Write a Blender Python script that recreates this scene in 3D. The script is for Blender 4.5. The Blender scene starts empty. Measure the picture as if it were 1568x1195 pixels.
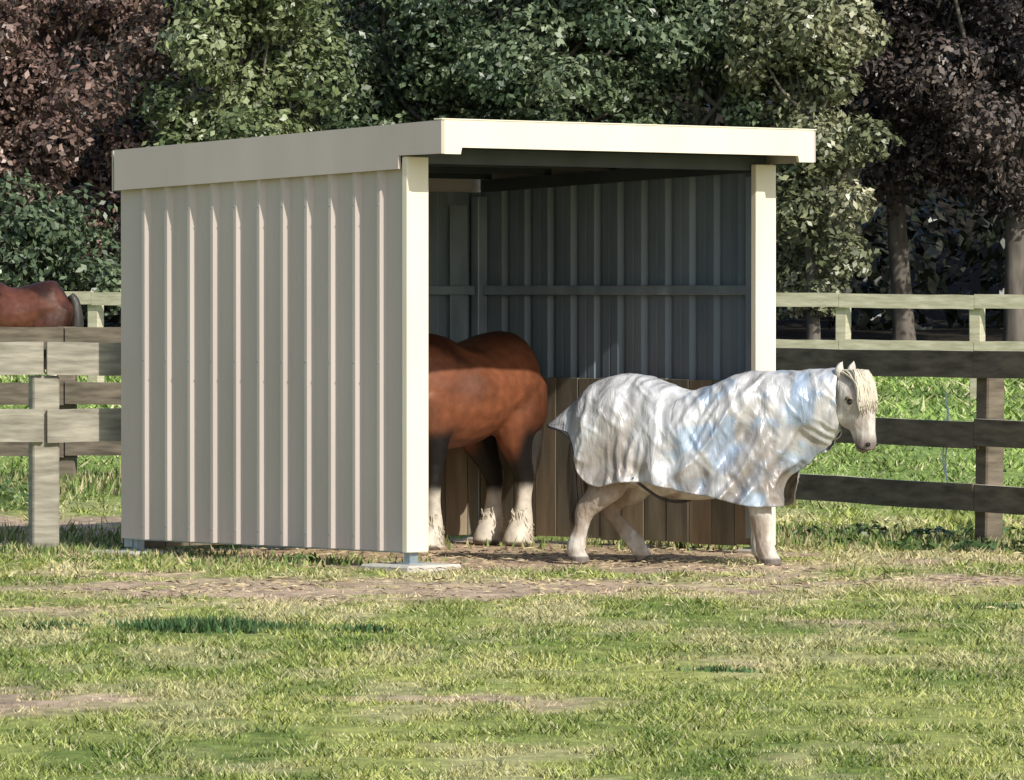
import bpy, bmesh, math, numpy as np
from mathutils import Vector, Matrix
rng=np.random.default_rng(7)
scene=bpy.context.scene
R=math.radians
# ---------------------------------------------------------------- helpers
def link(o,parent=None):
    scene.collection.objects.link(o)
    if parent is not None: o.parent=parent
    return o
def empty(name,loc=(0,0,0),rz=0):
    o=bpy.data.objects.new(name,None); o.location=loc; o.rotation_euler=(0,0,rz); o.empty_display_size=.3
    return link(o)
def mesh_obj(name,v,f,mats=(),parent=None,smooth=False):
    m=bpy.data.meshes.new(name); m.from_pydata([tuple(map(float,p)) for p in v],[],[tuple(map(int,q)) for q in f]); 
    for k in mats: m.materials.append(k)
    if smooth: m.polygons.foreach_set('use_smooth',[True]*len(m.polygons))
    m.update()
    return link(bpy.data.objects.new(name,m),parent)
def fast_mesh(name,V,n,mats,parent=None,col=None,smooth=False):
    N=len(V)//n
    m=bpy.data.meshes.new(name)
    m.vertices.add(len(V)); m.vertices.foreach_set('co',V.astype(np.float32).ravel())
    m.loops.add(len(V)); m.loops.foreach_set('vertex_index',np.arange(len(V),dtype=np.int32))
    m.polygons.add(N); m.polygons.foreach_set('loop_start',np.arange(N,dtype=np.int32)*n)
    for k in mats: m.materials.append(k)
    if col is not None:
        a=m.color_attributes.new('Col','FLOAT_COLOR','POINT')
        c=np.ones((len(V),4),np.float32); c[:,:3]=np.repeat(col,n,axis=0) if len(col)==N else col
        a.data.foreach_set('color',c.ravel())
    m.update(); m.validate()
    return link(bpy.data.objects.new(name,m),parent)
TAB=np.random.default_rng(3).random((256,256))
def vn(x,y,s,seed=0):
    x=np.asarray(x)*s+seed*17.3+500; y=np.asarray(y)*s+seed*9.7+500
    xi=np.floor(x).astype(int); yi=np.floor(y).astype(int); fx=x-xi; fy=y-yi
    fx=fx*fx*(3-2*fx); fy=fy*fy*(3-2*fy)
    g=lambda a,b:TAB[a%256,b%256]
    return (g(xi,yi)*(1-fx)+g(xi+1,yi)*fx)*(1-fy)+(g(xi,yi+1)*(1-fx)+g(xi+1,yi+1)*fx)*fy
def fbm(x,y,s,seed=0,o=3):
    r=0;a=1;t=0
    for i in range(o):
        r=r+a*vn(x,y,s*2**i,seed+i);t+=a;a*=.5
    return r/t
def ss(a,b,x):
    t=np.clip((np.asarray(x,float)-a)/(b-a),0,1); return t*t*(3-2*t)
# ---------------------------------------------------------------- materials
def newmat(name,rough=.7,metal=0,spec=.5):
    m=bpy.data.materials.new(name); m.use_nodes=True; nt=m.node_tree; b=nt.nodes['Principled BSDF']
    b.inputs['Roughness'].default_value=rough; b.inputs['Metallic'].default_value=metal
    b.inputs['Specular IOR Level'].default_value=spec
    return m,nt,b
def noise_mat(name,c1,c2,scale=5,stretch=(1,1,1),rough=.7,bump=0,metal=0,spec=.5,detail=6,lo=.3,hi=.7,c3=None):
    m,nt,b=newmat(name,rough,metal,spec); N=nt.nodes; L=nt.links
    tc=N.new('ShaderNodeTexCoord'); mp=N.new('ShaderNodeMapping'); mp.inputs['Scale'].default_value=stretch
    L.new(tc.outputs['Object'],mp.inputs[0])
    nz=N.new('ShaderNodeTexNoise'); nz.inputs['Scale'].default_value=scale; nz.inputs['Detail'].default_value=detail
    L.new(mp.outputs[0],nz.inputs['Vector'])
    cr=N.new('ShaderNodeValToRGB'); e=cr.color_ramp.elements
    e[0].position=lo; e[0].color=(*c1,1); e[1].position=hi; e[1].color=(*c2,1)
    if c3: k=e.new((lo+hi)/2); k.color=(*c3,1)
    L.new(nz.outputs[0],cr.inputs[0]); L.new(cr.outputs[0],b.inputs['Base Color'])
    if bump:
        bp=N.new('ShaderNodeBump'); bp.inputs['Strength'].default_value=bump; bp.inputs['Distance'].default_value=.02
        L.new(nz.outputs[0],bp.inputs['Height']); L.new(bp.outputs[0],b.inputs['Normal'])
    return m
def attr_mat(name,rough=.6,spec=.3,nscale=30,lo=.75,hi=1.25,bump=0,transl=0,stretch=(1,1,1)):
    m,nt,b=newmat(name,rough,0,spec); N=nt.nodes; L=nt.links
    at=N.new('ShaderNodeAttribute'); at.attribute_name='Col'
    tc=N.new('ShaderNodeTexCoord'); mp=N.new('ShaderNodeMapping'); mp.inputs['Scale'].default_value=stretch
    L.new(tc.outputs['Object'],mp.inputs[0])
    nz=N.new('ShaderNodeTexNoise'); nz.inputs['Scale'].default_value=nscale; nz.inputs['Detail'].default_value=5
    L.new(mp.outputs[0],nz.inputs['Vector'])
    mr=N.new('ShaderNodeMapRange'); mr.inputs[1].default_value=.3; mr.inputs[2].default_value=.7; mr.inputs[3].default_value=lo; mr.inputs[4].default_value=hi
    L.new(nz.outputs[0],mr.inputs[0])
    mx=N.new('ShaderNodeVectorMath'); mx.operation='SCALE'
    L.new(at.outputs['Color'],mx.inputs[0]); L.new(mr.outputs[0],mx.inputs['Scale']); L.new(mx.outputs[0],b.inputs['Base Color'])
    if bump:
        bp=N.new('ShaderNodeBump'); bp.inputs['Strength'].default_value=bump; bp.inputs['Distance'].default_value=.03
        L.new(nz.outputs[0],bp.inputs['Height']); L.new(bp.outputs[0],b.inputs['Normal'])
    if transl:
        tr=N.new('ShaderNodeBsdfTranslucent'); L.new(mx.outputs[0],tr.inputs[0]); ms=N.new('ShaderNodeMixShader'); ms.inputs[0].default_value=transl
        L.new(b.outputs[0],ms.inputs[1]); L.new(tr.outputs[0],ms.inputs[2]); L.new(ms.outputs[0],N['Material Output'].inputs[0])
    return m
M_cream=noise_mat('cream_painted_steel',(.77,.69,.53),(.85,.77,.61),2.5,(1,1,.4),.45,0)
M_side=noise_mat('cream_cladding_shaded',(.50,.43,.385),(.58,.50,.45),2.2,(1,1,.25),.5,0)  # same cream paint, darkened and cooled: side-wall shade put into the colour
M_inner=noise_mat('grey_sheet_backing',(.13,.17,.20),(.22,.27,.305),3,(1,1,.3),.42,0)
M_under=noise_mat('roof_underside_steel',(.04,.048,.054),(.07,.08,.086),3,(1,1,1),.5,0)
M_frame=noise_mat('galvanised_steel',(.24,.30,.34),(.40,.47,.51),6,(1,1,.4),.38,0,.4)
M_conc=noise_mat('concrete',(.45,.42,.36),(.62,.58,.50),12,(1,1,1),.85,.3)
M_board=noise_mat('timber_kickboard',(.09,.082,.058),(.25,.215,.155),3,(3,3,.5),.8,.2,c3=(.16,.14,.10))
M_board2=noise_mat('timber_kickboard_new',(.16,.12,.075),(.33,.26,.175),3,(3,3,.5),.8,.2)
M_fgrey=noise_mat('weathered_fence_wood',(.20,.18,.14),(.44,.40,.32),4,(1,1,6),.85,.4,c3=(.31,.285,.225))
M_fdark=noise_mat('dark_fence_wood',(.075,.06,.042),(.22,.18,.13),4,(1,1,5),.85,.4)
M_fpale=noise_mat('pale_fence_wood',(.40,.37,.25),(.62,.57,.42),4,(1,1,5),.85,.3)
M_ftop=noise_mat('pale_board_edge',(.40,.36,.28),(.64,.59,.48),8,(1,1,1),.85,.2)  # paler wood colour for the top faces of the rails
M_bark=noise_mat('bark',(.06,.05,.04),(.19,.165,.135),3,(2,2,.5),.9,.6)
M_leaf=attr_mat('leaf',.40,.6,3,.85,1.15,0,.08)
M_leafred=attr_mat('leaf_copper',.45,.5,3,.85,1.15,0,.06)
M_grass=attr_mat('grass_blade',.65,.2,4,.85,1.15,0,0)
M_ground=attr_mat('ground_soil_grass',.95,.1,10,.6,1.3,.7,0,(1,.7,1))
M_coat=attr_mat('horse_coat',.52,.28,14,.8,1.2,.2)
M_coatw=attr_mat('pony_coat',.75,.15,28,.8,1.12,.5,0,(1,1,.5))
M_hair=noise_mat('black_hair',(.012,.010,.009),(.05,.04,.032),25,(1,1,.15),.5,.5)
M_mane=noise_mat('cream_hair',(.42,.36,.26),(.72,.66,.54),30,(1,1,.2),.7,.6)
M_tail=noise_mat('tan_tail_hair',(.07,.05,.035),(.34,.28,.215),24,(1,1,.08),.7,.6)
M_eye=noise_mat('eye',(.01,.008,.006),(.02,.015,.01),5,rough=.1)
M_lining=noise_mat('rug_lining',(.03,.03,.035),(.06,.06,.07),9)
M_rug,nt,b=newmat('silver_horse_rug',.37,.18,.5); N=nt.nodes;L=nt.links
at=N.new('ShaderNodeAttribute'); at.attribute_name='Col'
tc=N.new('ShaderNodeTexCoord'); n1=N.new('ShaderNodeTexNoise'); n1.inputs['Scale'].default_value=7; n1.inputs['Detail'].default_value=6
mp0=N.new('ShaderNodeMapping'); mp0.inputs['Scale'].default_value=(1.6,1,.6); mp0.inputs['Rotation'].default_value=(0,.5,0)
L.new(tc.outputs['Object'],mp0.inputs[0]); L.new(mp0.outputs[0],n1.inputs['Vector'])
mr=N.new('ShaderNodeMapRange'); mr.inputs[1].default_value=.32; mr.inputs[2].default_value=.66; mr.inputs[3].default_value=.62; mr.inputs[4].default_value=1.12
L.new(n1.outputs[0],mr.inputs[0]); mx=N.new('ShaderNodeVectorMath'); mx.operation='SCALE'; L.new(at.outputs['Color'],mx.inputs[0]); L.new(mr.outputs[0],mx.inputs['Scale']); L.new(mx.outputs[0],b.inputs['Base Color'])
n2=N.new('ShaderNodeTexNoise'); n2.inputs['Scale'].default_value=9; n2.inputs['Detail'].default_value=4; n2.inputs['Distortion'].default_value=.9
mp=N.new('ShaderNodeMapping'); mp.inputs['Scale'].default_value=(1.6,1,.6); mp.inputs['Rotation'].default_value=(0,.6,0)
L.new(tc.outputs['Object'],mp.inputs[0]); L.new(mp.outputs[0],n2.inputs['Vector'])
bp=N.new('ShaderNodeBump'); bp.inputs['Strength'].default_value=.45; bp.inputs['Distance'].default_value=.045; L.new(n2.outputs[0],bp.inputs['Height']); L.new(bp.outputs[0],b.inputs['Normal'])

def box(name,x0,x1,y0,y1,z0,z1,mat,parent=None,bev=.004):
    bm=bmesh.new(); bmesh.ops.create_cube(bm,size=1)
    for v in bm.verts: v.co=Vector(((x0+x1)/2+v.co.x*(x1-x0),(y0+y1)/2+v.co.y*(y1-y0),(z0+z1)/2+v.co.z*(z1-z0)))
    if bev: bmesh.ops.bevel(bm,geom=bm.edges[:],offset=bev,segments=1,affect='EDGES')
    m=bpy.data.meshes.new(name); bm.to_mesh(m); bm.free(); m.materials.append(mat)
    return link(bpy.data.objects.new(name,m),parent)
def prism(name,poly,a0,a1,axis,mat,parent=None):
    n=len(poly); V=[]
    for a in (a0,a1):
        for p,z in poly: V.append((a,p,z) if axis=='x' else (p,a,z))
    F=[tuple(range(n)),tuple(range(2*n-1,n-1,-1))]+[(i,(i+1)%n,n+(i+1)%n,n+i) for i in range(n)]
    o=mesh_obj(name,V,F,(mat,),parent)
    bm=bmesh.new(); bm.from_mesh(o.data); bmesh.ops.recalc_face_normals(bm,faces=bm.faces); bm.to_mesh(o.data); bm.free()
    return o
# ---------------------------------------------------------------- terrain
def gz(x,y):
    return .35*ss(42,56,y)+.15*ss(56,80,y)+.6*ss(88,108,y)+14*ss(112,160,y)
def dirt(x,y):
    d=np.zeros(np.shape(x))
    for cx,cy,rx,ry,w in [(-1.2,33.4,1.8,1.6,1.1),(.3,33.8,1.9,1.3,.9),(-2.2,24.3,.8,1.1,.9),(-.15,24.2,.9,.9,.65),(-4.6,42.2,2.6,2.4,1.3),(2.4,34.6,2.0,1.3,.75),(-2.6,35.2,1.4,.9,.65),(1.8,30,1.2,1.0,.5),(-2.6,31.2,.9,.9,.6),(1.0,36.2,1.4,1.0,.95),(2.9,37.0,1.0,.8,.6),(.9,26.8,.9,.9,.45),(-.9,21.3,.7,.5,.45)]:
        d=np.maximum(d,w*np.exp(-((x-cx)/rx)**2-((y-cy)/ry)**2))
    c,s=math.cos(TH),math.sin(TH); dx=x-FLX; dy=y-FLY; lx=dx*c+dy*s; ly=-dx*s+dy*c
    fl=ss(-.5,.0,lx)*(1-ss(3.2,3.8,lx))*ss(-.9,-.1,ly)*(1-ss(2.9,3.3,ly)); d=np.maximum(d,1.1*fl)
    n=fbm(x,y*.7,3.2,5,5)
    return np.clip(ss(.3,.85,d*(.1+1.8*n)),0,1)
TH=math.atan(.95); FLX,FLY=-.654,36.0
def gcol(x,y):
    x=np.asarray(x,float);y=np.asarray(y,float)
    n=fbm(x,y*.5,.8,1,4); n2=fbm(x,y*.45,4.5,8,3); d=dirt(x,y)
    g1=np.array([.16,.22,.05]); g2=np.array([.355,.375,.115]); st=np.array([.54,.46,.27]); so=np.array([.48,.36,.25])
    t=np.clip(ss(.3,.7,n)*.55+ss(.3,.7,n2)*.6,0,1)[...,None]
    c=g1*(1-t)+g2*t
    s=(ss(.46,.66,fbm(x,y*.45,2.6,21,4))*(.42+.3*ss(27,33,y)))[...,None]; c=c*(1-s)+st*s
    D=d[...,None]; c=c*(1-D)+so*D*(0.65+.7*n2[...,None])
    far=ss(41,50,y)[...,None]*(1-D); c=c*(1-far)+np.array([.24,.33,.09])*far*(.7+.6*n[...,None])
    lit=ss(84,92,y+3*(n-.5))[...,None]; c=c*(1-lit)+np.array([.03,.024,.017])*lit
    return c
xs=np.unique(np.concatenate([np.linspace(-200,-20,12),np.linspace(-20,-7,27),np.arange(-7,7.01,.08),np.linspace(7,20,27),np.linspace(20,200,12)]))
ys=np.unique(np.concatenate([np.linspace(-60,10,8),np.linspace(10,18,17),np.arange(18,46,.08),np.arange(46,120,1.),np.linspace(120,500,24)]))
X,Y=np.meshgrid(xs,ys); near=ss(14,18,Y)*(1-ss(44,50,Y))
Z=gz(X,Y)+near*(.03*(fbm(X,Y,2.2,31,3)-.5)+.02*(fbm(X,Y,6,33,2)-.5))
nx,ny=len(xs),len(ys)
V=np.stack([X.ravel(),Y.ravel(),Z.ravel()],1)
i=np.arange(nx*ny).reshape(ny,nx); F=np.stack([i[:-1,:-1].ravel(),i[:-1,1:].ravel(),i[1:,1:].ravel(),i[1:,:-1].ravel()],1)
g=mesh_obj('ground',V,F,(M_ground,),None,True)
a=g.data.color_attributes.new('Col','FLOAT_COLOR','POINT'); c=np.ones((len(V),4),np.float32); c[:,:3]=gcol(V[:,0],V[:,1]); a.data.foreach_set('color',c.ravel())
def blades(y0,y1,dens,h,w,seed,mg=1.2):
    r=np.random.default_rng(seed); W=y1*.0896+mg; n=int(dens*(y1-y0)*2*W)
    x=r.uniform(-W,W,n); y=r.uniform(y0,y1,n); k=np.abs(x)<y*.0896+mg
    d=dirt(x,y); cl=fbm(x,y,4.5,41,3)
    k&=r.random(n)>np.clip(d*.9,0,.9); k&=r.random(n)<.25+1.25*ss(.35,.65,cl)
    x=x[k];y=y[k];d=d[k];n=len(x); cl=cl[k]
    tall=(.5+1.1*r.random(n)**2)*(.5+.9*ss(.35,.75,cl))*h*(1-.5*d)
    az=r.uniform(0,2*np.pi,n); lean=r.uniform(.4,2.4,n)*tall; la=r.uniform(0,2*np.pi,n)
    ww=w*r.uniform(.6,1.4,n)
    z=gz(x,y)-.012+.03*(fbm(x,y,2.2,31,3)-.5)*(1-ss(44,50,y))
    b0=np.stack([x-np.cos(az)*ww/2,y-np.sin(az)*ww/2,z],1); b1=np.stack([x+np.cos(az)*ww/2,y+np.sin(az)*ww/2,z],1)
    t=np.stack([x+np.cos(la)*lean,y+np.sin(la)*lean,z+tall+.012],1)
    V=np.stack([b0,b1,t],1).reshape(-1,3)
    c=gcol(x,y); u=r.random(n)[:,None]
    c=c*(.6+.9*r.random(n)[:,None])
    c=np.where(u>.86,c*.3+np.array([.56,.51,.31])*.75,c); c=np.where(u<.14,c*np.array([.4,.5,.45]),c)
    return V,c
parts=[blades(18.5,26,3200,.021,.013,1),blades(26,34,2500,.024,.015,2),blades(34,42,1400,.028,.018,3),blades(42,56,380,.045,.03,4),blades(56,92,70,.07,.06,5)]
def rank(cx,cy,rx,ry,n,h,seed,base=(.15,.21,.06),dry=.65):
    r=np.random.default_rng(seed); x=cx+r.normal(0,rx,n); y=cy+r.normal(0,ry,n); z=gz(x,y)-.01
    tall=h*r.uniform(.4,1.2,n); az=r.uniform(0,6.28,n); la=r.uniform(0,6.28,n); ww=.012*r.uniform(.6,1.5,n); lean=tall*r.uniform(.1,.8,n)
    b0=np.stack([x-np.cos(az)*ww,y-np.sin(az)*ww,z],1); b1=np.stack([x+np.cos(az)*ww,y+np.sin(az)*ww,z],1); t=np.stack([x+np.cos(la)*lean,y+np.sin(la)*lean,z+tall],1)
    c=np.array(base)*r.uniform(.5,1.6,(n,1)); c=np.where(r.random((n,1))>dry,np.array([.46,.40,.22])*r.uniform(.7,1.2,(n,1)),c)
    return np.stack([b0,b1,t],1).reshape(-1,3),c
parts+= [rank(3.2,39.3,1.3,.35,4000,.09,11),rank(2.3,40.6,.6,.5,2000,.1,12),rank(-3.8,40.3,.9,1.0,2500,.08,13),rank(-3.6,47.4,1.5,.6,3500,.15,14),rank(-1.5,36.75,.45,.35,900,.06,15),rank(-2.3,37.8,.3,.2,500,.06,16),rank(-3.2,38.1,.35,.12,600,.08,17)]
dkg=(.06,.115,.04)
parts+= [rank(-1.6,29.4,.17,.14,900,.075,21,dkg,.97),rank(-1.85,29.5,.1,.1,300,.06,22,dkg,.97),rank(-.75,29.3,.08,.07,200,.05,23,dkg,.97),rank(-2.35,29.6,.1,.08,220,.045,24,dkg,.97),rank(.95,26.1,.08,.06,200,.04,25,dkg,.97),rank(-1.3,29.6,.12,.1,250,.045,26,dkg,.97),rank(2.6,31.5,.12,.1,250,.04,27,dkg,.97)]
def hay(n,seed):
    r=np.random.default_rng(seed); x=r.uniform(-3.6,4.2,n); y=r.uniform(31,39,n); k=r.random(n)<.12+.9*dirt(x,y)*ss(.35,.65,fbm(x,y,2.,66,3)); x=x[k];y=y[k];n=len(x)
    z=gz(x,y)+.01; a=r.uniform(0,3.14,n); L=r.uniform(.012,.045,n); w_=.003
    p0=np.stack([x-np.cos(a)*L,y-np.sin(a)*L,z],1);p1=np.stack([x+np.cos(a)*L,y+np.sin(a)*L,z+r.uniform(0,.015,n)],1);p2=np.stack([x+np.sin(a)*w_,y-np.cos(a)*w_,z+.010],1)
    c=np.where(r.random((n,1))>.3,np.array([.6,.5,.31]),np.array([.13,.09,.06]))*r.uniform(.6,1.2,(n,1))
    return np.stack([p0,p2,p1],1).reshape(-1,3),c
parts.append(hay(14000,50))
V=np.concatenate([p[0] for p in parts]); C=np.concatenate([p[1] for p in parts])
fast_mesh('grass',V,3,(M_grass,),None,C)
# ---------------------------------------------------------------- foliage
def leaves(cl,nper,Ls,pal,seed,flat=.8):
    r=np.random.default_rng(seed); cl=np.asarray(cl,float); K=len(cl); n=K*nper
    ci=np.repeat(np.arange(K),nper); d=r.normal(size=(n,3)); d/=np.linalg.norm(d,axis=1)[:,None]
    rad=cl[ci,3]*(.45+.6*r.random(n)**.6)
    lump=1+.3*np.sin(d[:,0]*5+ci)*np.cos(d[:,2]*6+ci*2)
    p=cl[ci,:3]+d*(rad*lump)[:,None]*np.array([1,1,flat])
    nr=d*.8+np.array([0,0,.3])+r.normal(size=(n,3))*.45; nr/=np.linalg.norm(nr,axis=1)[:,None]
    t=np.cross(nr,r.normal(size=(n,3))); t/=np.linalg.norm(t,axis=1)[:,None]; b=np.cross(nr,t)
    L=Ls*r.uniform(.6,1.3,n)[:,None]; W=L*r.uniform(.4,.65,n)[:,None]
    V=np.stack([p-t*L/2,p+b*W/2+nr*L*.08,p+t*L/2,p-b*W/2+nr*L*.08],1).reshape(-1,3)
    pal=np.asarray(pal); u=r.random(n)*.5+r.random(K)[ci]*.5
    f=u*(len(pal)-1); k=np.clip(f.astype(int),0,len(pal)-2); fr=(f-k)[:,None]
    c=(pal[k]*(1-fr)+pal[k+1]*fr)*r.uniform(.65,1.35,(n,1))
    return V,c
def tube(pts,rad,n=14,sub=4,side=(0,1,0),cap=True):
    P=np.array(pts,float); Q=np.array([(q,q) if np.isscalar(q) else q for q in rad],float); A=np.hstack([P,Q]); m=len(A); out=[]
    for i in range(m-1):
        p0=A[max(i-1,0)];p1=A[i];p2=A[i+1];p3=A[min(i+2,m-1)]
        for j in range(sub):
            t=j/sub; out.append(.5*((2*p1)+(-p0+p2)*t+(2*p0-5*p1+4*p2-p3)*t*t+(-p0+3*p1-3*p2+p3)*t**3))
    out.append(A[-1]); out=np.array(out); V=[];F=[]
    for i,o in enumerate(out):
        T=out[min(i+1,len(out)-1),:3]-out[max(i-1,0),:3]; T/=np.linalg.norm(T)+1e-9
        S=np.array(side,float); S=S-T*S.dot(T); S/=np.linalg.norm(S)+1e-9; U=np.cross(T,S)
        for k in range(n):
            a=2*math.pi*k/n; V.append(o[:3]+U*math.cos(a)*max(o[3],.002)+S*math.sin(a)*max(o[4],.002))
    for i in range(len(out)-1):
        for k in range(n): F.append((i*n+k,i*n+(k+1)%n,(i+1)*n+(k+1)%n,(i+1)*n+k))
    if cap: F.append(tuple(range(n-1,-1,-1))); F.append(tuple((len(out)-1)*n+k for k in range(n)))
    return V,F
def merge(parts):
    V=[];F=[]
    for v,f in parts:
        o=len(V); V+=list(v); F+=[tuple(q+o for q in ff) for ff in f]
    return V,F
def tree(name,x,y,cz,rx,ry,rz,ncl,pal,seed,mat,nper=300,Ls=.145,trunk=.16,rr=(.35,.8),low=None):
    r=np.random.default_rng(seed); z0=float(gz(x,y)); e=empty(name,(x,y,z0)); cz=cz-z0
    d=r.normal(size=(ncl,3)); d/=np.linalg.norm(d,axis=1)[:,None]; f=r.random(ncl)**.42
    p=d*f[:,None]*np.array([rx,ry,rz])+np.array([0,0,cz]); cl=np.hstack([p,r.uniform(rr[0],rr[1],(ncl,1))])
    if low is not None: cl=cl[cl[:,2]>low]
    V,c=leaves(cl,nper,Ls,pal,seed+1); fast_mesh('foliage',V,4,(mat,),e,c)
    if trunk:
        tz=cz+rz*.4; ps=[]; bend=r.normal(0,.15,2)
        mid=np.array([bend[0],bend[1],tz*.5])
        ps.append(tube([(0,0,-.2),(0.02,0,.3),tuple(mid),(bend[0]*.4,bend[1],tz)],[trunk*1.4,trunk,trunk*.75,trunk*.2],10,5,(0,1,0.01)))
        for q in cl[r.permutation(len(cl))[:14],:3]:
            b=mid*r.uniform(.6,1.5); b[2]=min(b[2],tz*.9); m2=(b+q)/2+np.array([0,0,-.2])
            ps.append(tube([tuple(b),tuple(m2),tuple(q)],[trunk*.4,trunk*.25,trunk*.07],6,3,(0.1,1,0.1)))
        v,f=merge(ps); mesh_obj('trunk',v,f,(M_bark,),e,True)
    return e
G_dark=[(.026,.046,.025),(.072,.108,.054),(.14,.185,.095),(.26,.30,.18)]
G_lite=[(.05,.08,.032),(.13,.17,.068),(.22,.26,.12),(.34,.37,.21)]
G_yel=[(.06,.075,.033),(.15,.165,.08),(.26,.27,.15),(.48,.45,.30)]
C_cop=[(.04,.03,.026),(.13,.082,.068),(.24,.15,.125),(.38,.29,.23)]
C_pur=[(.022,.022,.02),(.06,.048,.045),(.115,.088,.075),(.23,.185,.155)]
tree('copper_beech_tree',-8.2,98,5.8,2.7,2.4,3.3,78,C_cop,10,M_leafred,400)
tree('copper_beech_tree',-13.2,100,5.8,2.8,2.4,3.3,60,C_cop,20,M_leafred,220)
tree('broadleaf_tree',-4.6,96.5,6.3,1.6,1.6,3.0,56,G_lite,30,M_leaf,420)
tree('evergreen_oak_tree',-2.2,99,5.6,2.2,2.0,4.0,76,G_dark,40,M_leaf,390)
tree('evergreen_oak_tree',.6,98,5.8,2.2,2.0,3.8,86,G_dark,50,M_leaf,400)
tree('evergreen_oak_tree',3.2,98.5,5.8,2.0,2.0,3.8,82,G_dark,60,M_leaf,400)
tree('broadleaf_tree',5.1,97,4.9,1.25,1.4,3.6,62,G_yel,70,M_leaf,380,trunk=.12,rr=(.3,.6))
tree('purple_leaf_tree',6.9,101,6.3,1.7,2.2,3.1,65,C_pur,80,M_leafred,350,trunk=.2)
tree('purple_leaf_tree',8.75,99.5,6.4,2.0,2.2,3.2,76,C_pur,90,M_leafred,350,trunk=.22)
tree('purple_leaf_tree',13.6,100,5.8,2.6,2.2,3.2,55,C_pur,100,M_leafred,220,trunk=.2)
tree('evergreen_oak_tree',-18,101,5.8,2.8,2.0,3.8,50,G_dark,110,M_leaf,180)
tree('evergreen_oak_tree',18.5,101,5.8,2.8,2.0,3.8,50,G_dark,120,M_leaf,180)
tree('evergreen_shrub',-8.6,95.5,2.3,2.4,1.0,1.2,40,G_dark,130,M_leaf,340,trunk=.06)
tree('evergreen_shrub',-12.5,96,2.3,2.4,1.0,1.2,35,G_dark,140,M_leaf,180,trunk=.06)
r=np.random.default_rng(77); K=620
yy=r.uniform(106,116,K)
cl=np.stack([r.uniform(-34,34,K),yy,r.uniform(.8,13,K),r.uniform(.9,1.7,K)],1)
V,c=leaves(cl,150,.36,[(.010,.014,.009),(.024,.03,.018),(.05,.055,.035)],78); fast_mesh('distant_woodland',V,4,(M_leaf,),None,c)
W=[(2.45,39.9,.06,.22),(2.9,39.6,.05,.2),(3.3,39.8,.06,.25),(3.7,39.2,.05,.2),(2.1,40.0,.04,.18),(2.7,38.6,.03,.16),(3.1,38.3,.03,.18),(3.5,38.4,.03,.2),(2.3,39.0,.02,.14),(-1.35,36.7,.02,.12),(-4.2,44.5,.12,.3),(-3.9,45,.12,.3),(-4.6,43.5,.1,.28)]
W=[(a,b,cz+float(gz(a,b)),d) for a,b,cz,d in W]
V,c=leaves(W,150,.06,[(.04,.08,.025),(.08,.14,.04),(.16,.22,.07)],91,.35); V[:,2]=np.maximum(V[:,2],gz(V[:,0],V[:,1])+.002); fast_mesh('weeds',V,4,(M_leaf,),None,c)
# ---------------------------------------------------------------- shelter
Wd,Ln=3.28,2.83
S=empty('horse_shelter',(FLX,FLY,0),TH)
def ztop(y,z0=2.56,sl=.038): return z0-sl*y
def sheet(name,axis,pos,out,a0,a1,z0,zfun,mat,first,step,off=0.0,h=.032):
    pr=[(a0,0)]; s=a0+first
    while s<a1-.05:
        pr+=[(s-.043,0),(s-.013,h),(s+.013,h),(s+.043,0)]
        if s+step<a1-.05: pr+=[(s+step*.5-.012,0),(s+step*.5,h*.08),(s+step*.5+.012,0)]
        s+=step
    pr.append((a1,0)); V=[];F=[]
    for a,d in pr:
        q=pos+out*d-out*off
        for z in (z0,zfun(a)): V.append((q,a,z) if axis=='x' else (a,q,z))
    for i in range(len(pr)-1): F.append((2*i,2*i+2,2*i+3,2*i+1))
    return mesh_obj(name,V,F,(mat,),S)
sheet('side_cladding','x',0,-1,0,Ln,.11,ztop,M_side,.245,.2315)
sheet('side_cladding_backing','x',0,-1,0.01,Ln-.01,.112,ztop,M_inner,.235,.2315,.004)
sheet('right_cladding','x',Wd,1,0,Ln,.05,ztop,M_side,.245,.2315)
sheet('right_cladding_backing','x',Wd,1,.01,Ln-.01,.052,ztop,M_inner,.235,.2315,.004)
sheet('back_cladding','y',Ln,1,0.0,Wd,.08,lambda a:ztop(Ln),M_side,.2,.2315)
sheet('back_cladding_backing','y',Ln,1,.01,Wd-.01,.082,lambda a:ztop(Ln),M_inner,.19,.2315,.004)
box('corner_post_left',-.036,.15,-.03,.02,.105,2.60,M_cream,S,.005)
box('corner_post_right',Wd-.16,Wd+.034,-.03,.02,.05,2.60,M_cream,S,.005)
for nm,xa in (('frame_post_a',.03),('frame_post_b',Wd-.13)):
    box(nm,xa,xa+.08,.025,.10,.1,2.52,M_frame,S)
box('frame_post_c',Wd-.10,Wd-.012,Ln-.09,Ln-.012,.05,2.42,M_frame,S)
box('frame_post_d',.012,.09,Ln-.09,Ln-.012,.05,2.42,M_frame,S)
for k,z in (('mid',1.73),('low',.62)):
    box('side_girt_'+k,Wd-.06,Wd-.008,.1,Ln-.095,z,z+.065,M_frame,S); box('left_girt_'+k,.008,.06,.1,Ln-.095,z,z+.065,M_frame,S)
    box('back_girt_'+k,.095,Wd-.105,Ln-.06,Ln-.008,z,z+.065,M_frame,S)
box('back_corner_flashing',Wd-.30,Wd-.14,Ln-.016,Ln-.006,1.2,2.36,M_frame,S,.002)
r=np.random.default_rng(5); y=.03; i=0
while y<Ln-.12:
    w=.215; box(f'kickboard_{i}',Wd-.088-.004*r.random(),Wd-.064,y,min(y+w-.008,Ln-.1),.045+.012*r.random(),1.155+.01*r.random(),M_board2 if i in (0,2,5,9) else M_board,S,.003); y+=w; i+=1
x=.1
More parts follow.
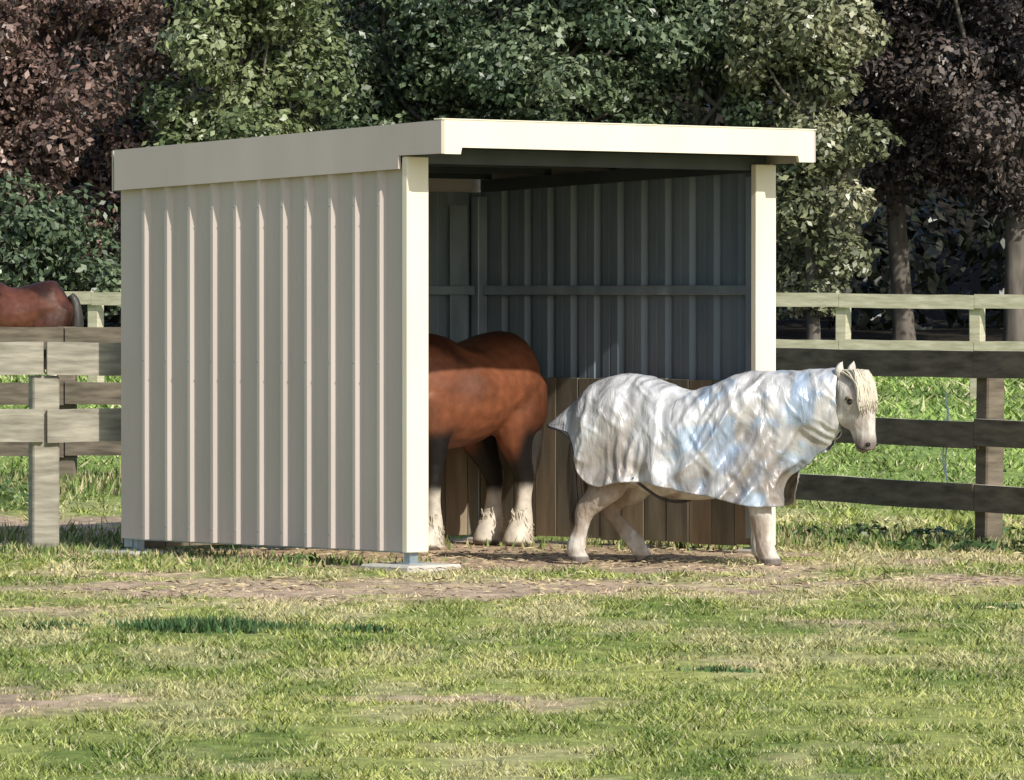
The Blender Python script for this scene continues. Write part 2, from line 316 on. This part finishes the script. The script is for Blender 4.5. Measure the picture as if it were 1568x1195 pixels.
while x<Wd-.15:
    box(f'kickboard_{i}',x,min(x+.205,Wd-.1),Ln-.088-.004*r.random(),Ln-.064,.045,1.155+.01*r.random(),M_board2 if i in (16,20,26) else M_board,S,.003); x+=.213; i+=1
rz=lambda y,o=0: 2.79-.038*(y+.37)+o
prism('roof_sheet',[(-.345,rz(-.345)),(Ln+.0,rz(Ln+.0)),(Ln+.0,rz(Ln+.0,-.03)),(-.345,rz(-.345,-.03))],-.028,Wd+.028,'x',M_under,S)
LB=Ln+.0
barge=[(-.37,2.822),(LB,2.692),(LB,2.424),(.03,2.522),(.03,2.606),(-.37,2.612)]
prism('side_barge',barge,-.058,-.036,'x',M_side,S); prism('right_barge',barge,Wd+.034,Wd+.056,'x',M_side,S)
f0,f1=-.036,Wd+.034
fas=[(f0,2.822),(f1,2.822),(f1,2.61),(f1-.14,2.61),(f1-.15,2.652),(f0+.15,2.652),(f0+.14,2.61),(f0,2.61)]
prism('front_fascia',fas,-.375,-.352,'y',M_cream,S)
box('fascia_lip',f0+.16,f1-.16,-.35,-.28,2.655,2.665,M_cream,S,0)
box('fascia_cap',f0-.024,f1+.024,-.38,-.30,2.8225,2.832,M_cream,S,.003)
prism('back_fascia',[(f0,2.69),(f1,2.69),(f1,2.42),(f0,2.42)],Ln+.036,Ln+.05,'y',M_side,S)
box('front_beam',.0,Wd,.03,.09,2.56,2.66,M_under,S)
for k,yy in enumerate((.75,1.45,2.1,2.7)):
    box(f'purlin_{k}',.0,Wd,yy,yy+.055,rz(yy)-.13,rz(yy)-.034,M_under,S)
for k,xx in enumerate((.03,Wd-.09)):
    prism(f'rafter_{k}',[(.1,rz(.1,-.135)),(Ln-.1,rz(Ln-.1,-.135)),(Ln-.1,rz(Ln-.1,-.22)),(.1,rz(.1,-.22))],xx,xx+.06,'x',M_under,S)
box('bottom_rail_left',.006,.05,.03,Ln-.03,.10,.15,M_frame,S)
for k,(fx,fy) in enumerate(((.06,.04),(.06,Ln-.1),(Wd-.08,.04),(Wd-.08,Ln-.1))):
    box(f'foot_{k}',fx-.035,fx+.035,fy-.03,fy+.03,.03,.115,M_frame,S); box(f'foot_plate_{k}',fx-.07,fx+.07,fy-.065,fy+.065,.028,.04,M_frame,S)
    q=.23 if k<2 else .1
    box(f'footing_slab_{k}',fx-q,fx+q,fy-q,fy+q,-.05,.03,M_conc,S,.012)
sv=[]
for k in range(12):
    yy=.245+.2315*k
    if yy>Ln-.1: break
    for zz in (.2,1.3,2.3):
        bx=tube([(-.0325,yy,zz),(-.037,yy,zz)],[.007,.006],6,1,(0,1,0)); sv.append(bx)
v,f=merge(sv); mesh_obj('cladding_screws',v,f,(M_frame,),S)
# ---------------------------------------------------------------- fences
def board(name,p0,p1,zt,h,th,mat,parent,r,off=0,topmat=None):
    p0=Vector(p0);p1=Vector(p1); d=(p1-p0); n=Vector((d.y,-d.x)).normalized()
    if n.y>0: n=-n
    dz0=r.uniform(-.012,.012); dz1=r.uniform(-.012,.012); V=[]
    N_=6
    for i in range(N_+1):
        t=i/N_; q=p0+d*t+n*off; z=zt(q.x,q.y)+dz0*(1-t)+dz1*t+r.uniform(-.004,.004); w=r.uniform(-.004,.004)
        for a,b in ((w,0),(w+th,0),(w+th,-h),(w,-h)): V.append((q.x+n.x*a,q.y+n.y*a,z+b))
    F=[(0,1,2,3),tuple(4*N_+k for k in (3,2,1,0))]
    for i in range(N_):
        for k in range(4): F.append((4*i+k,4*i+4+k,4*i+4+(k+1)%4,4*i+(k+1)%4))
    o=mesh_obj(name,V,F,(mat,topmat or mat),parent)
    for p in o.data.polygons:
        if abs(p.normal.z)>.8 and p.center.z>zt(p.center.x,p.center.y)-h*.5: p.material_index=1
    return o
def fence(name,pts,zts,h,th,pw,mat,ph,seed,front=True,topmat=None,gap=.004):
    e=empty(name); r=np.random.default_rng(seed)
    for i,(x,y) in enumerate(pts):
        g0=float(gz(x,y)); w=pw*r.uniform(.93,1.07)
        o=box(f'post_{i}',-w/2,w/2,-w/2,w/2,-.3,ph*r.uniform(.99,1.01),mat,e,.012); o.location=(x,y,g0)
        j=min(i,len(pts)-2); d=Vector(pts[j+1])-Vector(pts[j]); o.rotation_euler=(r.uniform(-.012,.012),r.uniform(-.012,.012),math.atan2(d.y,d.x))
    for i in range(len(pts)-1):
        for k,zt in enumerate(zts):
            d=(Vector(pts[i+1])-Vector(pts[i])).normalized()*gap
            board(f'rail_{i}_{k}',Vector(pts[i])+d,Vector(pts[i+1])-d,lambda a,b,zt=zt:float(gz(a,b))+zt,h,th,mat,e,r,(pw/2+.004) if front else (-pw/2-.004-th),topmat)
    return e
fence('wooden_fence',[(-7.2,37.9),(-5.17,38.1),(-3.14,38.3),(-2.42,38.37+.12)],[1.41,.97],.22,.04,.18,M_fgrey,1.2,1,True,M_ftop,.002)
Rx=[]; 
a0=np.array([-1.63,47.7]); a1=np.array([3.27,39.2]); 
for t in np.linspace(0,1,4): Rx.append(tuple(a0+(a1-a0)*t))
dd=(a1-a0)/3; Rx+= [tuple(a1+dd*k) for k in (1,2)]
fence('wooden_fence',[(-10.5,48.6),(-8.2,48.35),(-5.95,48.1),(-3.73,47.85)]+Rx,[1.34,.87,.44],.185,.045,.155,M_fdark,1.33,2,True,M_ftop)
R0=np.array([7.33,70.]); L0=np.array([-7.88,78.]); u=(L0-R0)/np.linalg.norm(L0-R0)
fence('wooden_fence',[tuple(R0+u*(1.76+1.834*k)) for k in range(-3,13)],[1.30,.72],.175,.045,.16,M_fpale,1.25,3,True)
v,f=merge([tube([(3.0,39.55,1.05),(3.02,39.5,.8),(3.0,39.55,.55),(3.05,39.5,.3),(3.13,39.4,.24)],[.006]*5,5,4),tube([(3.02,39.5,.95),(2.98,39.5,.6),(3.04,39.5,.35)],[.006]*3,5,4)])
mesh_obj('baler_twine',v,f,(noise_mat('twine',(.35,.45,.5),(.6,.7,.72),20),),None)
# ---------------------------------------------------------------- horses
def remeshed(name,parts,parent,mat,colf,vox=.014,sm=6):
    v,f=merge(parts); tmp=mesh_obj(name+'_tmp',v,f)
    bm=bmesh.new(); bm.from_mesh(tmp.data); bmesh.ops.recalc_face_normals(bm,faces=bm.faces); bm.to_mesh(tmp.data); bm.free()
    m=tmp.modifiers.new('r','REMESH'); m.mode='VOXEL'; m.voxel_size=vox
    s=tmp.modifiers.new('s','SMOOTH'); s.iterations=sm; s.factor=.5
    dg=bpy.context.evaluated_depsgraph_get(); me=bpy.data.meshes.new_from_object(tmp.evaluated_get(dg)); bpy.data.objects.remove(tmp)
    me.name=name; me.materials.clear(); me.materials.append(mat); me.polygons.foreach_set('use_smooth',[True]*len(me.polygons))
    n=len(me.vertices); co=np.empty(n*3,np.float32); me.vertices.foreach_get('co',co); co=co.reshape(-1,3)
    c=np.ones((n,4),np.float32); c[:,:3]=colf(co); a=me.color_attributes.new('Col','FLOAT_COLOR','POINT'); a.data.foreach_set('color',c.ravel())
    return link(bpy.data.objects.new(name,me),parent)
def mixc(a,b,t): t=np.asarray(t)[:,None]; return a*(1-t)+b*t
def feather(parts_,cx,cy,z0,z1,rad,n,r,H=1):
    for k in range(n):
        a=r.uniform(0,6.28); ca,sa=math.cos(a),math.sin(a); zt=r.uniform(z0*1.2,z1); zb=max(.02,zt-r.uniform(.05,.10)*H)
        w_=.5+.5*(1-zt/z1)
        parts_.append(tube([(cx+ca*rad*.6,cy+sa*rad*.6,zt),(cx+ca*rad*.95*w_,cy+sa*rad*.95*w_,(zt+zb)/2),(cx+ca*rad*(.86+.12*w_)-.01,cy+sa*rad*(.86+.12*w_),zb)],[.0045,.005,.0015],4,2))
def horse(name,loc,rz,H,graze=False,seed=1,bay=(.20,.068,.03)):
    e=empty(name,loc,rz); q=lambda pts:[tuple(np.array(p)*H) for p in pts]; s=lambda rr:[tuple(np.array((a,a) if np.isscalar(a) else a)*H) for a in rr]
    P=[]
    st=[(-.465,.80,.03,.03),(-.44,.785,.13,.10),(-.37,.765,.215,.185),(-.26,.76,.235,.225),(-.12,.735,.225,.235),(0,.705,.235,.255),(.12,.70,.25,.25),(.23,.725,.265,.21),(.33,.745,.24,.18),(.42,.74,.17,.13),(.46,.73,.06,.05)]
    P.append(tube(q([(a,0,b) for a,b,_,_ in st]),s([(c,d) for _,_,c,d in st]),20,4))
    if graze:
        nk=[(.30,0,.80),(.46,0,.80),(.6,0,.7),(.70,0,.56)]; hd=[(.68,0,.6),(.75,0,.46),(.79,0,.33),(.81,0,.26)]
    else:
        nk=[(.28,0,.80),(.43,0,.95),(.56,0,1.08),(.65,0,1.17)]; hd=[(.62,0,1.17),(.73,0,1.09),(.82,0,.98),(.87,0,.91)]
    P.append(tube(q(nk),s([(.21,.11),(.16,.085),(.12,.065),(.09,.055)]),16,4)); P.append(tube(q(hd),s([(.08,.06),(.085,.062),(.055,.045),(.04,.042)]),14,4))
    h0=np.array(nk[-1])
    for sg in (-1,1): P.append(tube(q([h0+np.array([-.0,sg*.035,.04]),h0+np.array([.0,sg*.045,.08]),h0+np.array([.01,sg*.045,.125])]),s([(.02,.022),(.018,.022),.004]),8,3))
    HX=((-1,.02),(1,.06))
    for sg,dx in ((-1,.03),(1,-.02)):
        P.append(tube(q([(.31,sg*.09,.70),(.30+dx*.3,sg*.11,.54),(.31+dx,sg*.105,.40),(.315+dx,sg*.1,.30),(.31+dx,sg*.1,.21),(.312+dx,sg*.1,.13),(.325+dx,sg*.1,.075),(.35+dx,sg*.1,.035),(.355+dx,sg*.1,0)]),s([(.14,.09),(.09,.07),(.05,.045),(.042,.04),(.034,.032),(.047,.045),(.056,.054),(.06,.058),(.064,.06)]),12,3))
    for sg,dx in HX:
        P.append(tube(q([(-.31,sg*.1,.78),(-.28+dx*.2,sg*.13,.62),(-.27+dx*.4,sg*.125,.52),(-.34+dx*.8,sg*.115,.40),(-.39+dx,sg*.11,.315),(-.385+dx,sg*.11,.22),(-.375+dx,sg*.11,.13),(-.36+dx,sg*.11,.08),(-.335+dx,sg*.11,.035),(-.33+dx,sg*.11,0)]),s([(.17,.09),(.165,.10),(.11,.085),(.065,.055),(.053,.042),(.038,.036),(.052,.05),(.062,.06),(.066,.062),(.07,.066)]),12,3))
    bay=np.array(bay); dk=bay*.28; bl=np.array([.012,.010,.009]); wh=np.array([.66,.59,.49]); hoof=np.array([.16,.13,.10])
    def colf(co):
        z=co[:,2]/H; x=co[:,0]/H; n=fbm(co[:,0]*2+co[:,1]*2,co[:,2]*2.4,1.6,seed,5)
        c=mixc(bay,dk,np.clip(ss(.84,.96,z+.2*(n-.5))*.85+ss(.48,.66,n)*.45,0,1)); c=mixc(c,dk,ss(.36,.46,-x)*.7)
        c=mixc(c,dk,.75*ss(.15,.3,-x)*(1-ss(.64,.82,z+.1*(n-.5))))
        leg=(1-ss(.50,.60,z+.1*(n-.5)))*ss(.17,.25,np.abs(x)); c=mixc(c,bl,leg)
        c=mixc(c,wh*(.7+.45*n[:,None]),1-ss(.23,.29,z+.12*(n-.5))); c=mixc(c,hoof,1-ss(.02,.03,z)); return c
    remeshed('body',P,e,M_coat,colf,.016*H/1.4)
    r=np.random.default_rng(seed); fe=[]
    for sg,dx in ((-1,.03),(1,-.02)): feather(fe,(.328+dx)*H,sg*.1*H,.03,.17*H,.064*H,220,r,H)
    for sg,dx in HX: feather(fe,(-.357+dx)*H,sg*.11*H,.03,.18*H,.068*H,220,r,H)
    v,f=merge(fe); mesh_obj('leg_feathers',v,f,(M_mane,),e,True)
    T=tube(q([(-.45,0,.87),(-.49,0,.80),(-.505,0,.62),(-.50,0,.42),(-.49,0,.27)]),s([.03,.045,.06,.05,.015]),12,5); mesh_obj('tail',*T,(M_hair,),e,True)
    nk2=[np.array(p) for p in nk]; M=tube(q([nk2[0]+(0,.0,.20),nk2[1]+(-.08,.03,.13),nk2[2]+(-.07,.03,.09),nk2[3]+(-.02,0,.08)]),s([(.02,.03),(.06,.035),(.06,.035),(.03,.03)]),10,5); mesh_obj('mane',*M,(M_hair,),e,True)
    h1=np.array(hd[1])
    for k,sg in enumerate((-1,1)):
        o=mesh_obj(f'eye_{k}',*tube(q([h1+np.array([-.02,sg*.052,.02]),h1+np.array([-.02,sg*.066,.02])]),s([.014,.006]),8,2,(1,0,0)),(M_eye,),e,True)
    return e
horse('bay_horse',(-.36,39.1,0),R(-131),1.49,True,1)
horse('brown_horse',(-6.22,72,float(gz(0,72))),R(176),1.47,True,4,(.12,.042,.026))

# pony
E=empty('pony',(1.095,36.72,0),R(-15)); P=[]
st=[(-.635,.88,.04,.04),(-.6,.87,.17,.13),(-.5,.85,.29,.23),(-.32,.83,.34,.27),(-.1,.77,.34,.29),(.1,.745,.335,.30),(.3,.79,.345,.27),(.45,.84,.33,.22),(.58,.86,.26,.16),(.65,.85,.1,.07)]
P.append(tube([(a,0,b) for a,b,_,_ in st],[(c,d) for _,_,c,d in st],22,4))
P.append(tube([(.42,0,.97),(.68,0,.99),(.88,0,1.02),(1.04,0,1.06)],[(.27,.14),(.22,.12),(.18,.1),(.14,.09)],16,4))
HA=R(-24); ch,sh=math.cos(HA),math.sin(HA); SIDE=(-sh,ch,0)
def hp(p):
    x=(p[0]-1.03)*1.05; y=p[1]*1.05; z=(p[2]-1.15)*1.0+1.115
    return (1.03+x*ch-y*sh, x*sh+y*ch, z)
def htube(pts,rad,n=14,sub=4,side=None): return tube([hp(p) for p in pts],rad,n,sub,side or SIDE)
P.append(htube([(.99,0,1.19),(1.075,0,1.175),(1.145,0,1.10),(1.185,0,.99),(1.21,0,.89),(1.228,0,.815),(1.232,0,.775)],[(.06,.06),(.11,.09),(.132,.102),(.108,.078),(.084,.064),(.072,.062),(.05,.05)],18,5))
P.append(htube([(1.04,0,1.07),(1.09,0,1.0),(1.14,0,.93)],[(.10,.085),(.09,.08),(.045,.05)],14,4))
P.append(htube([(1.20,0,.80),(1.185,0,.765)],[(.05,.045),(.03,.03)],12,3))
for sg in (-1,1): P.append(htube([(1.07,sg*.052,1.25),(1.075,sg*.066,1.295),(1.095,sg*.062,1.345)],[(.024,.034),(.026,.036),(.005,.006)],10,4))
def leg(pts,rad): P.append(tube(pts,rad,12,3))
leg([(.50,-.13,.68),(.53,-.14,.5),(.545,-.14,.36),(.555,-.14,.27),(.565,-.14,.17),(.582,-.14,.10),(.60,-.14,.06),(.62,-.14,.03),(.625,-.14,0)],[(.13,.10),(.095,.08),(.075,.066),(.068,.06),(.055,.05),(.066,.058),(.058,.055),(.06,.057),(.068,.063)])
leg([(.46,.13,.68),(.47,.14,.5),(.475,.14,.36),(.475,.14,.27),(.475,.14,.17),(.48,.14,.10),(.50,.14,.06),(.515,.14,.03),(.52,.14,0)],[(.13,.10),(.095,.08),(.07,.062),(.062,.056),(.05,.046),(.062,.056),(.056,.054),(.06,.056),(.067,.062)])
leg([(-.46,-.12,.82),(-.44,-.16,.66),(-.43,-.165,.54),(-.52,-.16,.43),(-.605,-.155,.345),(-.63,-.15,.24),(-.66,-.15,.15),(-.67,-.15,.095),(-.655,-.15,.055),(-.64,-.15,.03),(-.635,-.15,0)],[(.18,.1),(.17,.11),(.13,.09),(.088,.072),(.07,.053),(.048,.042),(.058,.052),(.062,.056),(.055,.053),(.06,.056),(.067,.062)])
leg([(-.42,.12,.82),(-.34,.15,.62),(-.35,.15,.5),(-.45,.15,.42),(-.53,.145,.355),(-.47,.14,.27),(-.39,.14,.18),(-.345,.14,.13),(-.315,.14,.075),(-.285,.14,.02)],[(.18,.1),(.15,.1),(.12,.085),(.08,.065),(.064,.052),(.048,.042),(.054,.05),(.06,.055),(.054,.052),(.058,.054)])
def colp(co):
    z=co[:,2];x=co[:,0]; n=fbm(co[:,0]*3+co[:,1]*2,co[:,2]*3,2.5,3,4)
    wh=np.array([.62,.58,.52]); tan=np.array([.32,.25,.195]); gy=np.array([.10,.085,.075])
    c=mixc(wh,tan,ss(.38,.66,n)*.8*(1-ss(.6,.75,z))); c=mixc(c,tan,.75*(1-ss(-.5,-.2,x))*ss(.15,.4,z)*(1-ss(.6,.8,z)))
    c=mixc(c,tan,.3*ss(.42,.6,n))
    muz=(1-ss(.78,.86,z))*ss(1.06,1.12,x); c=mixc(c,np.array([.18,.14,.13]),muz*.85)
    hd_=ss(1.05,1.1,x)*ss(.85,.9,z); c=mixc(c,tan*1.1,hd_*ss(.42,.62,n)*.4)
    c=mixc(c,gy*1.8,(1-ss(.04,.055,z))); return c
remeshed('body',P,E,M_coatw,colp,.012,4)
for k,sg in enumerate((-1,1)):
    mesh_obj(f'eye_{k}',*htube([(1.168,sg*.082,1.085),(1.175,sg*.101,1.083)],[.026,.011],12,3,(1,0,0)),(M_eye,),E,True)
    mesh_obj(f'eyelid_{k}',*htube([(1.138,sg*.096,1.095),(1.165,sg*.108,1.114),(1.20,sg*.092,1.10)],[.004,.009,.004],8,4,(0,0,1)),(M_tail,),E,True)
    mesh_obj(f'nostril_{k}',*htube([(1.268,sg*.036,.815),(1.274,sg*.056,.812)],[.018,.008],8,2,(1,0,0)),(M_eye,),E,True)
mesh_obj('mouth',*htube([(1.278,0,.785),(1.235,-.056,.782),(1.185,-.052,.805)],[.004,.004,.002],6,4,(0,0,1)),(M_eye,),E,True)
tf=[]; r=np.random.default_rng(2)
for k in range(260):
    a=r.uniform(-.08,.08); x0=1.07+r.uniform(-.05,.04); ln=r.uniform(0,1)
    tf.append(htube([(x0,a*.7,1.262),(x0+.09,a,1.272+r.uniform(-.012,.016)),(1.245+r.uniform(-.012,.012)-abs(a)*.35,a*1.15,1.20),(1.272+r.uniform(-.008,.010)-abs(a)*.5,a*1.2,1.13-.04*ln),(1.285+r.uniform(-.012,.01)-abs(a)*.55,a*1.2,1.09-.09*ln)],[.004,.006,.006,.005,.001],4,3))
v,f=merge(tf); mesh_obj('forelock',v,f,(M_mane,),E,True)
tf=[]
for k in range(130):
    a=r.uniform(-.05,.05); b=r.uniform(-.045,.045)
    tf.append(tube([(-.63,a*.4,.95),(-.69+b*.5,a,.85),(-.70+b,a*1.2,.62),(-.69+b*1.2,a*1.3,.42),(-.68+b*1.5,a*1.2,.20+r.uniform(0,.18))],[.008,.010,.010,.008,.0015],5,4))
v,f=merge(tf); mesh_obj('tail',v,f,(M_tail,),E,True)
# rug with neck cover
st=np.array([ # x, ztop, hh, hw, hem, close
(-.86,.905,.02,.10,.88,0),(-.80,.96,.07,.15,.865,0),(-.72,1.03,.14,.20,.84,0),(-.66,1.08,.2,.24,.76,0),(-.61,1.125,.25,.27,.58,0),(-.5,1.19,.3,.30,.505,0),(-.35,1.225,.33,.32,.52,0),(-.2,1.20,.34,.335,.54,0),(-.03,1.14,.33,.35,.51,0),(.08,1.115,.33,.35,.48,0),(.24,1.155,.36,.33,.45,0),(.38,1.21,.39,.30,.41,0),(.50,1.235,.38,.28,.385,.0),(.62,1.24,.36,.25,.37,.05),(.70,1.245,.34,.225,.40,.5),(.75,1.245,.31,.20,.56,.9),(.85,1.25,.27,.175,.68,.95),(.95,1.255,.25,.155,.75,.95),(1.0,1.26,.23,.14,.81,.95),(1.03,1.255,.2,.13,.87,.95)])
NX,NU=320,200
tt=np.linspace(0,len(st)-1,NX); ii=np.clip(tt.astype(int),0,len(st)-2); fr=tt-ii
A=np.empty((NX,6))
for c_ in range(6):
    a_=st[:,c_]; p0=a_[np.maximum(ii-1,0)];p1=a_[ii];p2=a_[ii+1];p3=a_[np.minimum(ii+2,len(st)-1)]
    A[:,c_]=.5*(2*p1+(-p0+p2)*fr+(2*p0-5*p1+4*p2-p3)*fr**2+(-p0+3*p1-3*p2+p3)*fr**3)
Uu=np.linspace(-1,1,NU); G=np.zeros((NX,NU,3)); SD=np.zeros((NX,NU))
for i_ in range(NX):
    x,zt,hh,hw,hem,cl=A[i_]
    arc=1.57*(hh+hw)/2; st_=max(zt-hh-hem,.01); tot=arc+st_
    for j in range(NU):
        s_=abs(Uu[j])*tot; sg=1 if Uu[j]>0 else -1
        if s_<arc:
            a_=s_/arc*math.pi/2; yv=hw*math.sin(a_)**.9; zv=zt-hh*(1-math.cos(a_))
        else:
            q_=(s_-arc)/st_; zv=zt-hh-q_*st_; yv=hw*(1+.05*q_*(1-cl))*(1-cl*q_**1.6*.97)
        G[i_,j]=(x,sg*yv,zv); SD[i_,j]=s_*sg
dU=np.gradient(G,axis=0); dV=np.gradient(G,axis=1); Nn=np.cross(dU,dV); Nn/=np.linalg.norm(Nn,axis=2)[:,:,None]+1e-9
ctr=np.array([0,0,.85]); flip=np.sign(((G-ctr)*np.array([0,1,1])*Nn).sum(2)); Nn*=np.where(flip==0,1,flip)[:,:,None]
xx=G[:,:,0]; sd=np.abs(SD); sgn=(SD>0)*3.1
def crease(ang,fa,fl,seed,sh=.0015):
    wx=xx+sgn+.09*(fbm(xx+sgn,sd,3,seed+40,2)-.5); wy=sd+.09*(fbm(xx+sgn,sd,3,seed+50,2)-.5)
    ca,sa=math.cos(ang),math.sin(ang); al=wx*ca+wy*sa; ac=-wx*sa+wy*ca
    n=vn(al*fl,ac*fa,1,seed)
    return (1-np.sqrt((2*n-1)**2+sh)*1.6)
rear=1-ss(-.2,.15,xx); mid=ss(-.2,.15,xx)*(1-ss(.45,.65,xx)); fnt=ss(.45,.65,xx)
D=rear*(.042*crease(R(78),8,1.7,3)+.018*crease(R(100),15,3.2,9)+.008*crease(R(50),20,5,19))
D+=mid*(.052*crease(R(132),8.5,1.6,4)+.022*crease(R(122),15,2.8,11)+.010*crease(R(60),18,5,21))
D+=fnt*(.038*crease(R(72),10.5,2.1,5)+.020*crease(R(118),16,3.5,6)+.008*crease(R(40),20,5,23))
D=D-D.mean(); D+=-.012*np.exp(-((xx-.7+.1*sd)/.03)**2)
D*=ss(-.02,.2,sd)*.85+.15
D+=.024*np.sin(xx*17+6*fbm(xx+sgn,sd,2,51,2)*2)*ss(.45,.8,sd)*.7
D=np.where(xx<-.64,D*.5,D)
G=G+Nn*D[:,:,None]; G[:,:,2]+=(.03*(fbm(xx+sgn,xx*0,6,71,2)-.5))*ss(.8,1,np.abs(Uu))[None,:]
V=G.reshape(-1,3); q=np.arange(NX*NU).reshape(NX,NU); F=np.stack([q[:-1,:-1].ravel(),q[1:,:-1].ravel(),q[1:,1:].ravel(),q[:-1,1:].ravel()],1)
o=mesh_obj('rug',V,F,(M_rug,M_lining),E,True)
cn=fbm(xx+sgn,sd*.8,3.5,91,4); silver=np.array([.62,.62,.62]); brown=np.array([.36,.32,.285]); blue=np.array([.36,.48,.64]); 
cc=mixc(silver,brown,(ss(.42,.62,cn)*.8*(.3+.7*ss(.2,.7,sd))).ravel()); cb=fbm(xx+sgn,sd,6,97,4); cc=mixc(cc,blue,(ss(.48,.62,cb)*.75*ss(-.25,.15,xx)).ravel())  # blue is painted sky reflection; brown mixes stain with painted shading
dirtb=ss(.5,.8,sd)*ss(.35,.6,fbm(xx,sd,8,99,3)); cc=mixc(cc,np.array([.30,.245,.20]),(dirtb*.65).ravel())
a=o.data.color_attributes.new('Col','FLOAT_COLOR','POINT'); c=np.ones((len(V),4),np.float32); c[:,:3]=cc; a.data.foreach_set('color',c.ravel())
so=o.modifiers.new('s','SOLIDIFY'); so.thickness=.006; so.offset=0
mesh_obj('belly_strap',*tube([(-.25,-.33,.56),(-.1,-.2,.43),(0,0,.40),(.05,.2,.43)],[(.010,.004)]*4,6,5),(M_lining,),E,True)
mesh_obj('rug_tail_binding',*tube([(-.61,-.275,.60),(-.68,-.235,.79),(-.75,-.19,.85),(-.86,-.11,.88),(-.875,0,.90),(-.86,.11,.88)],[.008]*6,6,5,(0,1,.1)),(M_lining,),E,True)
# ---------------------------------------------------------------- light, sky, camera
el=R(34)
s_,c_=math.sin(TH),math.cos(TH); aa,bb=.994,.11
hx,hy=aa*s_-bb*c_, -aa*c_-bb*s_
sd_=Vector((hx*math.cos(el),hy*math.cos(el),math.sin(el))).normalized()
sl=bpy.data.lights.new('sun','SUN'); sl.energy=4.5; sl.angle=R(.7); sl.color=(1,.95,.86)
so_=bpy.data.objects.new('sun',sl); so_.rotation_euler=sd_.to_track_quat('Z','Y').to_euler(); so_.location=(10,-10,20); link(so_)
w=bpy.data.worlds.new('World'); scene.world=w; w.use_nodes=True; nt=w.node_tree
sk=nt.nodes.new('ShaderNodeTexSky'); sk.sky_type='NISHITA'; sk.sun_disc=False; sk.sun_elevation=el; sk.sun_rotation=math.atan2(sd_.x,sd_.y)
bg=nt.nodes['Background']; bg.inputs[1].default_value=.15; nt.links.new(sk.outputs[0],bg.inputs[0])
cam=bpy.data.cameras.new('camera'); cam.sensor_width=36; cam.lens=200.9; cam.clip_end=1500; cam.clip_start=.5
co=bpy.data.objects.new('camera',cam); co.location=(0,0,1.716); co.rotation_euler=(math.pi/2-.01628,0,0); link(co); scene.camera=co
scene.view_settings.view_transform='Standard'; scene.view_settings.look='None'; scene.view_settings.exposure=0
print('done')
